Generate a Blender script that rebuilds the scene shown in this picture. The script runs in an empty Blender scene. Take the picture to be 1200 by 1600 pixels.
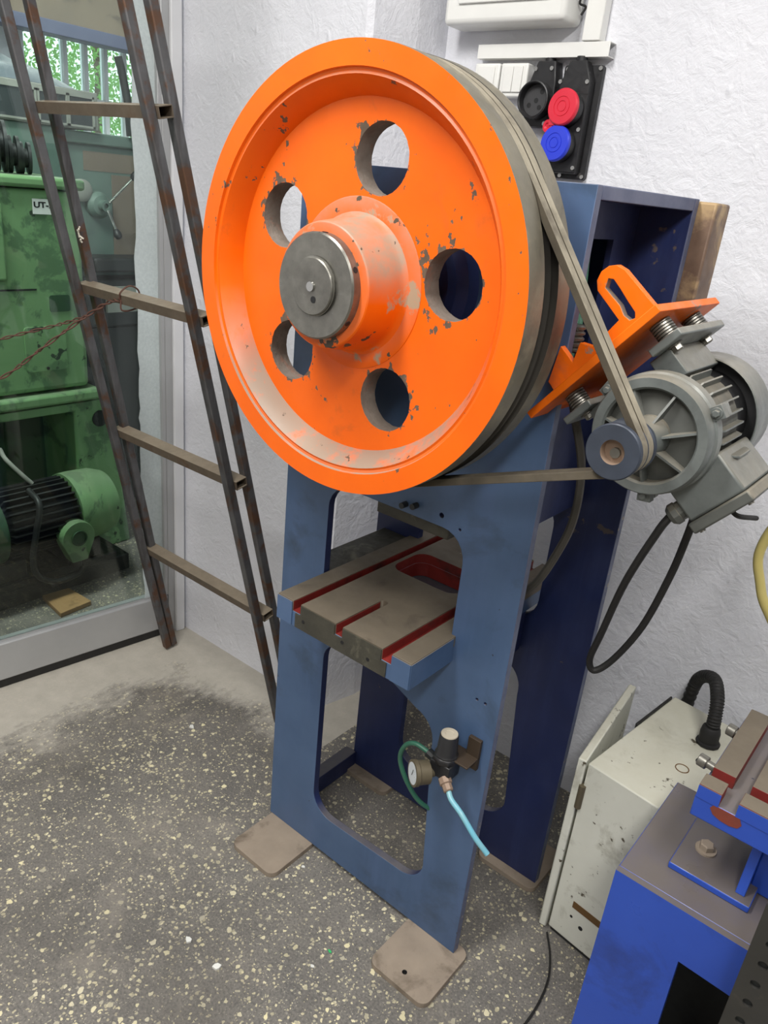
import bpy, bmesh, math, random
from mathutils import Vector, Matrix, geometry
random.seed(7)
S = bpy.context.scene
COL = S.collection
PI = math.pi

# ------------------------------------------------------------------ camera, world, lights, exposure
cam_d = bpy.data.cameras.new('camera'); cam = bpy.data.objects.new('camera', cam_d); COL.objects.link(cam)
cam_d.sensor_fit = 'HORIZONTAL'; cam_d.sensor_width = 36.0; cam_d.lens = 36.0; cam_d.clip_start = 0.02
RT = ((0.76764, 0.63356, 0.09656), (0.31565, -0.24264, -0.91733), (-0.55775, 0.73466, -0.38624))  # camera right, down, forward
cam.matrix_world = Matrix(((RT[0][0], -RT[1][0], -RT[2][0], 0), (RT[0][1], -RT[1][1], -RT[2][1], 0),
                           (RT[0][2], -RT[1][2], -RT[2][2], 1.55), (0, 0, 0, 1)))
S.camera = cam
W = bpy.data.worlds.new('sky'); S.world = W; W.use_nodes = True
W.node_tree.nodes['Background'].inputs[0].default_value = (0.86, 0.94, 1.0, 1)
W.node_tree.nodes['Background'].inputs[1].default_value = 2.6

def area(name, loc, size, power, col=(1, .97, .93), rot=(0, 0, 0)):
    l = bpy.data.lights.new(name, 'AREA'); l.shape = 'RECTANGLE'; l.size, l.size_y = size; l.energy = power; l.color = col
    o = bpy.data.objects.new(name, l); COL.objects.link(o); o.location = loc; o.rotation_euler = rot
    return o
area('ceiling_tube_and_fill', (0.45, 0.25, 2.84), (0.3, 1.3), 40, (1, .98, .95))
area('ceiling_tube_and_fill', (-1.0, -0.1, 2.84), (0.3, 1.3), 56, (1, .98, .95))
area('ceiling_tube_and_fill', (0.5, -1.5, 2.84), (0.3, 1.3), 44, (1, .98, .95))
area('ceiling_tube_and_fill', (-2.5, 0.7, 2.84), (0.2, 1.2), 60, (.96, 1, .98))  # lamp added in front of the green machine to light its face
area('ceiling_tube_and_fill', (-4.2, 2.8, 2.84), (0.4, 1.3), 30, (.96, 1, .98))
vs = S.view_settings
vs.view_transform = 'Standard'; vs.look = 'None'; vs.gamma = 1.0; vs.use_curve_mapping = False; vs.exposure = 0.0

# ------------------------------------------------------------------ materials
def lin(c):
    return tuple(((v / 255) / 12.92 if v <= 10 else ((v / 255 + .055) / 1.055) ** 2.4) for v in c) + (1,)

class NT:
    def __init__(s, name):
        s.m = bpy.data.materials.new(name); s.m.use_nodes = True; s.t = s.m.node_tree
        s.b = s.t.nodes['Principled BSDF']; s.tc = s.t.nodes.new('ShaderNodeTexCoord'); s.o = s.tc.outputs['Object']
    def n(s, typ, **kw):
        x = s.t.nodes.new(typ)
        for k, v in kw.items(): setattr(x, k, v)
        return x
    def l(s, a, b): s.t.links.new(a, b)
    def val(s, sock, v):
        if hasattr(v, 'is_linked') or isinstance(v, bpy.types.NodeSocket): s.l(v, sock)
        else: sock.default_value = v
    def noise(s, scale, detail=4, rough=.55, vec=None, dist=0):
        x = s.n('ShaderNodeTexNoise'); x.inputs['Scale'].default_value = scale; x.inputs['Detail'].default_value = detail
        x.inputs['Roughness'].default_value = rough; x.inputs['Distortion'].default_value = dist; s.l(vec or s.o, x.inputs['Vector']); return x.outputs[0]
    def mapr(s, v, a, b, c=0., d=1.):
        x = s.n('ShaderNodeMapRange'); s.val(x.inputs[0], v)
        for i, q in enumerate((a, b, c, d)): x.inputs[i + 1].default_value = q
        return x.outputs[0]
    def math(s, op, a, b=0.):
        x = s.n('ShaderNodeMath', operation=op); s.val(x.inputs[0], a); s.val(x.inputs[1], b); return x.outputs[0]
    def mix(s, f, a, b):
        x = s.n('ShaderNodeMix', data_type='RGBA'); s.val(x.inputs[0], f); s.val(x.inputs[6], a); s.val(x.inputs[7], b); return x.outputs[2]
    def scalev(s, v):
        x = s.n('ShaderNodeMapping'); x.inputs['Scale'].default_value = v; s.l(s.o, x.inputs[0]); return x.outputs[0]
    def normal_z(s):
        g = s.n('ShaderNodeNewGeometry'); x = s.n('ShaderNodeSeparateXYZ'); s.l(g.outputs['Normal'], x.inputs[0]); return x.outputs[2]
    def bump(s, h, strength, dist=.002):
        x = s.n('ShaderNodeBump'); x.inputs['Strength'].default_value = strength; x.inputs['Distance'].default_value = dist
        s.l(h, x.inputs['Height']); s.l(x.outputs[0], s.b.inputs['Normal'])

def mat(name, col, rough=.5, metal=0., dark=None, vscale=9., vamt=.6, chips=None, chip=(.0, .0, 60.), dust=None, dustr=(.35, .9, .8),
        stain=None, stainr=(.55, .7, 5.), bump=0., bscale=120., spec=.5, streak=None):
    """painted / metal surface: base colour varied by noise, chips, stains and settled dust"""
    t = NT(name); c = lin(col); d = lin(dark) if dark else tuple(v * .72 for v in c[:3]) + (1,)
    f = t.mapr(t.noise(vscale, 6, .6), .3, .7, 0, vamt)
    out = t.mix(f, c, d)
    if streak: out = t.mix(t.mapr(t.noise(6, 6, .65, t.scalev(streak[1])), .5, .68, 0, streak[2]), out, lin(streak[0]))
    if stain: out = t.mix(t.mapr(t.noise(stainr[2], 6, .65, None, .4), stainr[0], stainr[1]), out, lin(stain))
    if dust:
        nz = t.mapr(t.normal_z(), dustr[0], dustr[1], 0, dustr[2])
        out = t.mix(t.math('MULTIPLY', nz, t.mapr(t.noise(14, 6, .7), .25, .6, dustr[3] if len(dustr) > 3 else .45, 1)), out, lin(dust))
    if chips: 
        a = t.noise(chip[2], 3, .5); b = t.noise(chip[2] * .22, 2, .5)
        out = t.mix(t.mapr(t.math('ADD', t.math('MULTIPLY', a, .5), t.math('MULTIPLY', b, .5)), chip[0], chip[1]), out, lin(chips))
    t.l(out, t.b.inputs['Base Color']); t.b.inputs['Roughness'].default_value = rough; t.b.inputs['Metallic'].default_value = metal
    t.b.inputs['Specular IOR Level'].default_value = spec
    t.l(t.mapr(t.noise(vscale * 3, 4), .3, .7, max(rough - .1, .05), min(rough + .12, 1)), t.b.inputs['Roughness'])
    if bump: t.bump(t.noise(bscale, 4, .6), bump)
    return t.m

def mat_plaster():
    t = NT('white_plaster')
    t.l(t.mix(t.mapr(t.noise(2.2, 5), .35, .7, 0, .55), lin((229, 230, 236)), lin((211, 212, 219))), t.b.inputs['Base Color'])
    t.b.inputs['Roughness'].default_value = .55
    a = t.noise(26, 5, .62, None, .8); b = t.noise(90, 4, .6); v = t.n('ShaderNodeTexVoronoi'); v.inputs['Scale'].default_value = 34; t.l(t.scalev((1, 1, .55)), v.inputs['Vector'])
    lump = t.mapr(v.outputs['Distance'], .02, .26, .55, 0); gate = t.mapr(t.noise(9, 2), .52, .62)
    h = t.math('ADD', t.math('MULTIPLY', a, 1.0), t.math('MULTIPLY', b, .35)); h = t.math('ADD', h, t.math('MULTIPLY', lump, gate))
    t.bump(h, .55, .008); return t.m

def mat_terrazzo():
    t = NT('terrazzo_floor')
    warp = t.n('ShaderNodeTexNoise'); warp.inputs['Scale'].default_value = 70; t.l(t.o, warp.inputs['Vector'])
    vm = t.n('ShaderNodeVectorMath', operation='MULTIPLY_ADD'); t.l(warp.outputs['Color'], vm.inputs[0]); vm.inputs[1].default_value = (.013, .013, 0); t.l(t.o, vm.inputs[2])
    base = t.mix(t.mapr(t.noise(5, 6, .65), .3, .7), lin((104, 101, 97)), lin((134, 129, 121)))
    base = t.mix(t.mapr(t.noise(190, 3), .42, .7, 0, .6), base, lin((64, 63, 63)))
    dens = t.mapr(t.noise(4.2, 5, .6), .25, .72)
    def chipl(scale, lo, hi, cols, base):
        v = t.n('ShaderNodeTexVoronoi'); v.inputs['Scale'].default_value = scale; t.l(vm.outputs[0], v.inputs['Vector'])
        sx = t.n('ShaderNodeSeparateColor'); t.l(v.outputs['Color'], sx.inputs[0])
        thr = t.math('MULTIPLY', t.mapr(sx.outputs[0], .30, 1, lo, hi), t.mapr(dens, 0, 1, .7, 1.25))
        m = t.math('LESS_THAN', v.outputs['Distance'], thr)
        cc = t.mix(sx.outputs[1], lin(cols[0]), lin(cols[1]))
        return t.mix(t.math('MULTIPLY', m, t.mapr(sx.outputs[2], 0, 1, .45, 1)), base, cc)
    out = chipl(250, .05, .46, ((170, 164, 148), (120, 116, 110)), base)
    out = chipl(135, -.02, .48, ((216, 206, 168), (188, 178, 150)), out)
    out = chipl(74, -.20, .46, ((224, 214, 172), (206, 198, 172)), out)
    # oily dark film
    out = t.mix(t.mapr(t.noise(2.6, 6, .6), .48, .72, 0, .6), out, lin((66, 63, 60)))
    out = t.mix(t.mapr(t.noise(3.7, 8, .72, None, .8), .54, .74, 0, .55), out, lin((158, 150, 138)))
    # cement screed laid along the door sill and the pier
    sp = t.n('ShaderNodeSeparateXYZ'); t.l(t.o, sp.inputs[0])
    e1 = t.math('SUBTRACT', -1.80, sp.outputs[0])
    e2 = t.math('SUBTRACT', t.math('ADD', sp.outputs[1], t.math('MULTIPLY', sp.outputs[0], -.10)), 1.50)
    e = t.math('MAXIMUM', e1, e2); e = t.math('ADD', e, t.math('ADD', t.math('MULTIPLY', t.math('SUBTRACT', t.noise(5, 3, .5), .5), .26), t.math('MULTIPLY', t.math('SUBTRACT', t.noise(45, 8, .75, t.scalev((1, .5, 1))), .5), .22)))
    sc = t.mix(t.noise(20, 6, .65), lin((196, 190, 178)), lin((160, 155, 144)))
    lim = t.math('LESS_THAN', sp.outputs[0], -1.2); lim2 = t.math('GREATER_THAN', sp.outputs[0], -2.12)
    out = t.mix(t.math('MULTIPLY', t.mapr(e, -.035, .05, 0, .95), t.math('MULTIPLY', lim, lim2)), out, sc)
    t.l(out, t.b.inputs['Base Color']); t.l(t.mapr(t.noise(30, 4), .3, .7, .42, .7), t.b.inputs['Roughness'])
    t.bump(t.noise(140, 4), .25, .002); return t.m

def mat_flywheel():
    t = NT('orange_flywheel_enamel'); o = t.o
    base = t.mix(t.mapr(t.noise(5, 6, .6), .3, .7), lin((242, 106, 2)), lin((229, 94, 1)))
    base = t.mix(t.mapr(t.noise(11, 6, .7, None, .6), .60, .80, 0, .55), base, lin((150, 84, 40)))
    # settled dust and scuffs
    nz = t.mapr(t.normal_z(), .12, .62); base = t.mix(t.math('MULTIPLY', nz, t.mapr(t.noise(16, 6, .75), .33, .50, .35, 1)), base, lin((150, 134, 118)))
    base = t.mix(t.math('MULTIPLY', t.mapr(t.noise(7, 5, .7, None, 1.2), .57, .63), .75), base, lin((158, 138, 118))) if False else base
    # chips: anywhere a few, many along the flame-cut hole edges
    dm = None
    for a in (80, 8, -64, -136, 152):
        v = t.n('ShaderNodeVectorMath', operation='DISTANCE'); sx = t.n('ShaderNodeVectorMath', operation='MULTIPLY'); t.l(o, sx.inputs[0]); sx.inputs[1].default_value = (1, 0, 1)
        t.l(sx.outputs[0], v.inputs[0]); v.inputs[1].default_value = (.184 * math.cos(math.radians(a)), 0, 1.408 + .184 * math.sin(math.radians(a)))
        dm = v.outputs['Value'] if dm is None else t.math('MINIMUM', dm, v.outputs['Value'])
    near = t.mapr(dm, .049, .072, .13, 0)
    h = t.math('ADD', t.math('MULTIPLY', t.noise(75, 4, .6, t.scalev((1, 1, .7))), .55), t.math('MULTIPLY', t.noise(13, 3, .5), .45)); h = t.math('ADD', h, near)
    base = t.mix(t.mapr(h, .634, .642), base, t.mix(t.noise(60), lin((66, 56, 46)), lin((120, 104, 88))))
    t.l(base, t.b.inputs['Base Color']); t.l(t.mapr(t.noise(18, 5), .3, .7, .34, .52), t.b.inputs['Roughness']); t.b.inputs['Specular IOR Level'].default_value = .35
    t.bump(t.math('SUBTRACT', t.math('MULTIPLY', t.noise(90, 3), .25), t.mapr(h, .634, .642)), .22, .0012); return t.m

def mat_glass():
    m = bpy.data.materials.new('door_glass'); m.use_nodes = True; t = m.node_tree; t.nodes.clear()
    o = t.nodes.new('ShaderNodeOutputMaterial'); mx = t.nodes.new('ShaderNodeMixShader'); tr = t.nodes.new('ShaderNodeBsdfTransparent')
    gl = t.nodes.new('ShaderNodeBsdfGlossy'); fr = t.nodes.new('ShaderNodeFresnel'); fr.inputs[0].default_value = 1.5
    tr.inputs[0].default_value = (.86, .92, .89, 1); gl.inputs['Roughness'].default_value = .01
    t.links.new(fr.outputs[0], mx.inputs[0]); t.links.new(tr.outputs[0], mx.inputs[1]); t.links.new(gl.outputs[0], mx.inputs[2]); t.links.new(mx.outputs[0], o.inputs[0])
    return m

M = dict(
    plaster=mat_plaster(), floor=mat_terrazzo(), glass=mat_glass(),
    ceiling=mat('ceiling_paint', (150, 150, 148), .8, bump=.2), dado=mat('grey_workshop_wall', (176, 175, 170), .8, bump=.2),
    orange=mat('orange_enamel', (246, 112, 4), .38, spec=.3, dark=(236, 98, 2), vscale=5, vamt=.5, chips=(84, 76, 66), chip=(.640, .652, 55), dust=(158, 140, 122), dustr=(.15, .8, .95), stain=(168, 82, 30), stainr=(.66, .84, 9), bump=.06, bscale=90),
    wheel=mat_flywheel(), hub=mat('dusty_orange_hub', (240, 104, 3), .45, spec=.25, dark=(224, 88, 2), vscale=6, chips=(84, 74, 62), chip=(.61, .62, 70), dust=(150, 134, 116), dustr=(-.15, .35, .95, .3), stain=(170, 146, 120), stainr=(.60, .66, 22)),
    orange_b=mat('orange_bracket_paint', (242, 112, 10), .42, dark=(222, 96, 12), spec=.35, chips=(150, 132, 112), chip=(.63, .66, 60), stain=(190, 98, 62), stainr=(.55, .72, 7)),
    hole=mat('flame_cut_steel', (128, 118, 108), .8, dark=(92, 78, 66), vscale=40, stain=(150, 96, 74), stainr=(.55, .75, 25), bump=.6, bscale=160),
    rim=mat('bare_rim_steel', (136, 130, 114), .5, .45, dark=(98, 93, 82), vscale=12, streak=((176, 166, 142), (3, 3, 3), .5), stain=(84, 80, 74), stainr=(.55, .75, 6)),
    groove=mat('dark_groove', (58, 54, 48), .75, .1),  # belt grooves, a darker brown than the rim
    steel=mat('turned_steel', (138, 136, 128), .36, .75, dark=(84, 82, 78), vscale=30),
    chrome=mat('bright_steel', (190, 190, 186), .22, .95),
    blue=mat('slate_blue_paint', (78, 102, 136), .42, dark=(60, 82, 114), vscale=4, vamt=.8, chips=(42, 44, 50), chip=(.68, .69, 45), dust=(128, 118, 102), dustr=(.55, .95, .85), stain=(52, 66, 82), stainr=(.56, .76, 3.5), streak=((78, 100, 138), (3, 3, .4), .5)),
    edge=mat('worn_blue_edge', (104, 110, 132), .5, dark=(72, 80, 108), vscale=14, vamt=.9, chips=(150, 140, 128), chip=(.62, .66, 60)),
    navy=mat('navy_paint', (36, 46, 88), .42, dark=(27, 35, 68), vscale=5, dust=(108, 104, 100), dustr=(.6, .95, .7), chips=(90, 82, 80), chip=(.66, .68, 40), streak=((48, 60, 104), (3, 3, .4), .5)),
    table=mat('dusty_cast_iron', (112, 102, 87), .62, .1, dark=(90, 82, 70), vscale=12, stain=(70, 62, 54), stainr=(.6, .78, 9), chips=(190, 184, 170), chip=(.72, .73, 70), bump=.1),
    tabledark=mat('oily_cast_iron', (70, 68, 58), .6, .1, dark=(44, 42, 38), vscale=20, stain=(108, 104, 88), stainr=(.55, .7, 14), bump=.3),
    red=mat('red_primer', (128, 34, 28), .6, dark=(84, 22, 20), vscale=14, stain=(52, 30, 28), stainr=(.5, .7, 10)),
    primer=mat('rust_primer', (124, 54, 38), .7, dark=(92, 50, 40), vscale=30),
    plate=mat('dusty_foot_plate', (150, 136, 120), .8, dark=(126, 114, 101), vscale=18, stain=(86, 74, 60), stainr=(.55, .75, 9), chips=(222, 216, 204), chip=(.71, .72, 80)),
    belt=mat('pale_belt_face', (158, 150, 132), .8, dark=(96, 89, 76), vscale=22, streak=((70, 62, 52), (2, 2, 2), .7)),
    beltside=mat('dark_belt_flank', (84, 76, 62), .85, dark=(52, 46, 38), vscale=30),
    grey=mat('grey_motor_paint', (118, 123, 121), .42, .15, dark=(88, 93, 92), vamt=.8, vscale=12, dust=(150, 142, 126), dustr=(.3, .9, .7), stain=(84, 86, 84), stainr=(.6, .8, 12), bump=.12),
    greydark=mat('grimy_motor_grey', (92, 94, 90), .55, .15, dark=(66, 68, 66), vscale=16, dust=(140, 132, 116), dustr=(.2, .8, .8)),
    pulley=mat('pulley_blue_grey', (60, 67, 80), .5, .2, dark=(46, 50, 58), vscale=20),
    black=mat('black_plastic', (36, 36, 38), .42, dark=(28, 28, 30), vscale=30, chips=(84, 82, 80), chip=(.66, .7, 40)),
    charcoal=mat('charcoal_plastic', (62, 62, 64), .5),
    rubber=mat('black_rubber', (30, 29, 28), .65),
    hosegrey=mat('grey_cable_sheath', (86, 82, 74), .6, dark=(52, 50, 47)),
    white=mat('white_plastic', (236, 236, 232), .38, vamt=.2, dust=(170, 165, 155), dustr=(.7, 1, .5)),
    redcap=mat('red_cap', (222, 44, 66), .42, vamt=.2), bluecap=mat('blue_cap', (46, 66, 214), .42, vamt=.2),
    cabinet=mat('grimy_white_enamel', (218, 218, 205), .5, dark=(196, 196, 182), vscale=5, chips=(84, 76, 60), chip=(.61, .65, 75), stain=(128, 122, 102), stainr=(.54, .78, 8), dust=(196, 193, 174), dustr=(.6, .95, .8)),
    bench=mat('cobalt_paint', (44, 80, 178), .36, dark=(34, 66, 158), vscale=4, chips=(30, 34, 50), chip=(.66, .675, 60), stain=(34, 54, 118), stainr=(.56, .74, 6), dust=(98, 91, 87), dustr=(.7, .92, 1.0, .93)),
    brown=mat('brown_label', (112, 80, 40), .6, dark=(80, 58, 30)),
    tube=mat('rusty_box_tube', (98, 98, 100), .42, .35, dark=(66, 64, 64), vscale=11, vamt=.9, stain=(88, 62, 46), stainr=(.50, .60, 11), streak=((52, 46, 42), (4, 4, .35), .8)),
    rung=mat('dusty_box_tube', (104, 92, 78), .6, .2, dark=(80, 70, 60), vscale=16, dust=(140, 128, 110), dustr=(.3, .8, .8), stain=(92, 66, 46), stainr=(.58, .75, 14)),
    wire=mat('rusty_wire', (96, 64, 52), .7, .2, dark=(66, 46, 40), vscale=60),
    alu=mat('anodised_aluminium', (182, 183, 184), .38, .35, dark=(166, 167, 168), vscale=6, chips=(226, 226, 224), chip=(.7, .72, 50)),
    pvc=mat('white_frame', (222, 223, 226), .45, vamt=.25),
    film=mat('embossed_film', (206, 216, 216), .45, dark=(178, 190, 192), vscale=120, bump=.7, bscale=130),
    strip=mat('black_perforated_steel', (70, 69, 66), .5, .5, dark=(52, 51, 50), stain=(100, 94, 84), stainr=(.58, .8, 12)),
    green=mat('machine_green', (126, 164, 114), .42, dark=(108, 146, 100), vscale=4, stain=(92, 124, 88), stainr=(.53, .58, 6), chips=(50, 66, 50), chip=(.64, .67, 34), dust=(120, 130, 110), dustr=(.6, .95, .6)),
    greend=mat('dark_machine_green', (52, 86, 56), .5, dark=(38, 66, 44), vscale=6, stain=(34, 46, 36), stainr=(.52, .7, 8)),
    sage=mat('faded_sage_paint', (96, 116, 106), .55, dark=(76, 94, 88), vscale=5, stain=(70, 82, 78), stainr=(.55, .75, 6)),
    iron=mat('oily_iron_and_shade', (48, 50, 50), .5, .3, dark=(34, 35, 36), vscale=20),
    wood=mat('raw_wood', (182, 144, 96), .7, dark=(150, 114, 72), vscale=8, stain=(96, 68, 44), stainr=(.55, .75, 12)),
    stucco=mat('brown_stucco', (122, 108, 94), .85, dark=(98, 88, 78), vscale=4, stain=(82, 74, 68), stainr=(.55, .62, 3), bump=.4),
    beam=mat('slate_beam', (84, 88, 112), .6, dark=(70, 74, 98)),
    sheet=mat('grey_plastic_sheet', (104, 112, 120), .55, dark=(112, 120, 126), vscale=10),
    greyframe=mat('grey_cabinet_frame', (150, 150, 142), .55, dark=(120, 120, 114)),
    pane=mat('dark_pane', (52, 58, 58), .12, dark=(42, 46, 46)),
    leaf=mat('leaf_green', (116, 168, 70), .5, dark=(80, 132, 50), vscale=6), bark=mat('bark', (92, 74, 58), .9),
    teal=mat('green_air_hose', (52, 108, 86), .4), cyan=mat('blue_air_hose', (92, 178, 206), .35, dark=(146, 170, 160), vscale=14),
    yellow=mat('yellow_hose', (196, 182, 112), .4), brass=mat('dull_brass', (104, 95, 76), .55, .3), brassd=mat('dark_bracket', (66, 54, 42), .6, .2), copper=mat('dusty_fitting', (150, 128, 110), .6, .2),
    knob=mat('chalky_knob_top', (188, 178, 158), .7), dial=mat('dial_face', (206, 212, 216), .25), ink=mat('black_ink_and_shade', (24, 24, 26), .6),
    rust=mat('rust_streaked_plate', (140, 116, 96), .6, .15, dark=(92, 72, 60), vscale=9, vamt=1, stain=(176, 150, 112), stainr=(.5, .62, 8)),
    chipw=mat('white_debris', (226, 226, 220), .6), chipg=mat('green_plastic', (60, 190, 110), .4), paper=mat('torn_paper', (222, 216, 200), .8),
)

# ------------------------------------------------------------------ mesh helpers
def V(*a): return Vector(a)
class MB:
    def __init__(s): s.v = []; s.f = []; s.mi = []
    def add(s, vs, fs, mi=0, T=None):
        k = len(s.v); s.v += [tuple(T @ Vector(p)) if T else tuple(p) for p in vs]
        s.f += [tuple(i + k for i in f) for f in fs]; s.mi += [mi] * len(fs) if isinstance(mi, int) else mi
        return s
    def box(s, x0, x1, y0, y1, z0, z1, mi=0, T=None):
        return s.add([(x0, y0, z0), (x1, y0, z0), (x1, y1, z0), (x0, y1, z0), (x0, y0, z1), (x1, y0, z1), (x1, y1, z1), (x0, y1, z1)],
                     [(0, 3, 2, 1), (4, 5, 6, 7), (0, 1, 5, 4), (1, 2, 6, 5), (2, 3, 7, 6), (3, 0, 4, 7)], mi, T)
    def lathe(s, prof, o, ax, n=32, mi=0, closed=False, ph=0.):
        """revolve (radius, height) profile about axis ax through o; mi int or list per segment"""
        ax = Vector(ax).normalized(); a = ax.orthogonal().normalized(); b = ax.cross(a); o = Vector(o); vs = []; fs = []; ms = []
        P = len(prof)
        for r, h in prof:
            for k in range(n):
                t = 2 * PI * k / n + ph; vs.append(o + ax * h + (a * math.cos(t) + b * math.sin(t)) * r)
        segs = P if closed else P - 1
        for i in range(segs):
            j = (i + 1) % P
            for k in range(n):
                q = (k + 1) % n; fs.append((i * n + k, i * n + q, j * n + q, j * n + k)); ms.append(mi if isinstance(mi, int) else mi[i])
        if not closed:
            if prof[0][0] > 1e-5: fs.append(tuple(range(n))[::-1]); ms.append(mi if isinstance(mi, int) else mi[0])
            if prof[-1][0] > 1e-5: fs.append(tuple((P - 1) * n + k for k in range(n))); ms.append(mi if isinstance(mi, int) else mi[-1])
        return s.add(vs, fs, ms)
    def cyl(s, p0, p1, r, r1=None, n=20, mi=0, ph=0.):
        p0 = Vector(p0); d = Vector(p1) - p0
        return s.lathe([(r, 0), (r if r1 is None else r1, d.length)], p0, d, n, mi, False, ph)
    def prism(s, outer, holes, o, ux, uy, depth, mi=0, hmi=None, smi=None):
        """polygon (with holes) in plane o,ux,uy extruded along ux x uy by depth"""
        o = Vector(o); ux = Vector(ux); uy = Vector(uy); un = ux.cross(uy) * depth
        loops = [outer] + list(holes); tri = geometry.tessellate_polygon([[Vector((p[0], p[1], 0)) for p in L] for L in loops])
        flat = [p for L in loops for p in L]; N = len(flat)
        vs = [o + ux * p[0] + uy * p[1] for p in flat]; vs += [p + un for p in vs]
        fs = []; ms = []
        for a, b, c in tri:
            fs += [(a, b, c), (c + N, b + N, a + N)]; ms += [mi, mi]
        k = 0
        for q, L in enumerate(loops):
            for i in range(len(L)):
                a = k + i; b = k + (i + 1) % len(L); fs.append((a, b, b + N, a + N)); ms.append((smi if smi is not None else mi) if q == 0 else (hmi if hmi is not None else mi))
            k += len(L)
        return s.add(vs, fs, ms)
    def tube(s, pts, r, n=10, mi=0, ring=None):
        """sweep; r a number or function of fraction"""
        pts = [Vector(p) for p in pts]; vs = []; fs = []; N = len(pts); up = None
        for i, p in enumerate(pts):
            d = (pts[min(i + 1, N - 1)] - pts[max(i - 1, 0)]).normalized()
            up = d.orthogonal().normalized() if up is None else (up - d * up.dot(d)).normalized()
            w = d.cross(up); rr = r(i) if callable(r) else r
            for k in range(n):
                t = 2 * PI * k / n; vs.append(p + (up * math.cos(t) + w * math.sin(t)) * rr)
        for i in range(N - 1):
            for k in range(n):
                q = (k + 1) % n; fs.append((i * n + k, i * n + q, (i + 1) * n + q, (i + 1) * n + k))
        fs += [tuple(range(n))[::-1], tuple((N - 1) * n + k for k in range(n))]
        return s.add(vs, fs, mi)
    def mesh(s, name, mats, off=(0, 0, 0), smooth=35):
        me = bpy.data.meshes.new(name); o = Vector(off)
        me.from_pydata([tuple(Vector(p) - o) for p in s.v], [], s.f)
        for m in (mats if isinstance(mats, (list, tuple)) else [mats]): me.materials.append(m)
        for p, i in zip(me.polygons, s.mi): p.material_index = i
        bm = bmesh.new(); bm.from_mesh(me); bmesh.ops.recalc_face_normals(bm, faces=bm.faces); bm.to_mesh(me); bm.free()
        if smooth:
            me.polygons.foreach_set('use_smooth', [True] * len(me.polygons)); me.set_sharp_from_angle(angle=math.radians(smooth))
        me.update(); return me
    def build(s, name, mats, parent=None, bevel=0., smooth=35, seg=2, loc=None):
        w = world_loc(parent) if parent else Vector((0, 0, 0)); L = Vector(loc) if loc else (w if parent else Vector((0, 0, 0)))
        ob = bpy.data.objects.new(name, s.mesh(name, mats, L, smooth)); COL.objects.link(ob)
        if parent: ob.parent = parent
        ob.location = L - w
        if bevel:
            b = ob.modifiers.new('bevel', 'BEVEL'); b.width = bevel; b.segments = seg; b.limit_method = 'ANGLE'; b.angle_limit = math.radians(40)
            b.harden_normals = False
        return ob
def world_loc(o):
    v = Vector((0, 0, 0))
    while o: v += Vector(o.location); o = o.parent
    return v
def tag(o, label=None, cat=None, group=None, kind=None):
    if label: o['label'] = label
    if cat: o['category'] = cat
    if group: o['group'] = group
    if kind: o['kind'] = kind
    return o
def thing(name, label, cat, loc, group=None, kind=None):
    o = bpy.data.objects.new(name, None); COL.objects.link(o); o.location = loc; o.empty_display_size = .1
    return tag(o, label, cat, group, kind)
def copy_part(o, parent, M4=None):
    c = o.copy(); COL.objects.link(c); c.parent = parent
    return c
def arc(cx, cy, r, a0, a1, n=8):
    return [(cx + r * math.cos(math.radians(a0 + (a1 - a0) * i / n)), cy + r * math.sin(math.radians(a0 + (a1 - a0) * i / n))) for i in range(n + 1)]
def rrect(x0, x1, y0, y1, r, n=6):
    return arc(x1 - r, y1 - r, r, 0, 90, n) + arc(x0 + r, y1 - r, r, 90, 180, n) + arc(x0 + r, y0 + r, r, 180, 270, n) + arc(x1 - r, y0 + r, r, 270, 360, n)
def circle(cx, cy, r, n=24, jag=0.): 
    return [(cx + (r + random.uniform(-jag, jag)) * math.cos(2 * PI * i / n), cy + (r + random.uniform(-jag, jag)) * math.sin(2 * PI * i / n)) for i in range(n)]
def spline(pts, n=8):
    P = [Vector(p) for p in pts]; P = [P[0] * 2 - P[1]] + P + [P[-1] * 2 - P[-2]]; out = []
    for i in range(1, len(P) - 2):
        a, b, c, d = P[i - 1:i + 3]
        for k in range(n):
            t = k / n; out.append(.5 * ((2 * b) + (c - a) * t + (2 * a - 5 * b + 4 * c - d) * t * t + (3 * b - a - 3 * c + d) * t ** 3))
    return out + [P[-2]]
X, Y, Z = V(1, 0, 0), V(0, 1, 0), V(0, 0, 1)
XZ = dict(ux=X, uy=Z)     # polygons drawn in x,z: ux x uy = -y, so a negative depth goes backwards
def hexbolt(mb, p, ax, r, h, mi=0, washer=True):
    ax = Vector(ax).normalized(); p = Vector(p)
    if washer: mb.cyl(p, p + ax * h * .3, r * 1.45, None, 18, mi)
    mb.lathe([(r, 0), (r, h * .85), (r * .82, h), (0, h)], p + ax * (h * .3 if washer else 0), ax, 6, mi)

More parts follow.
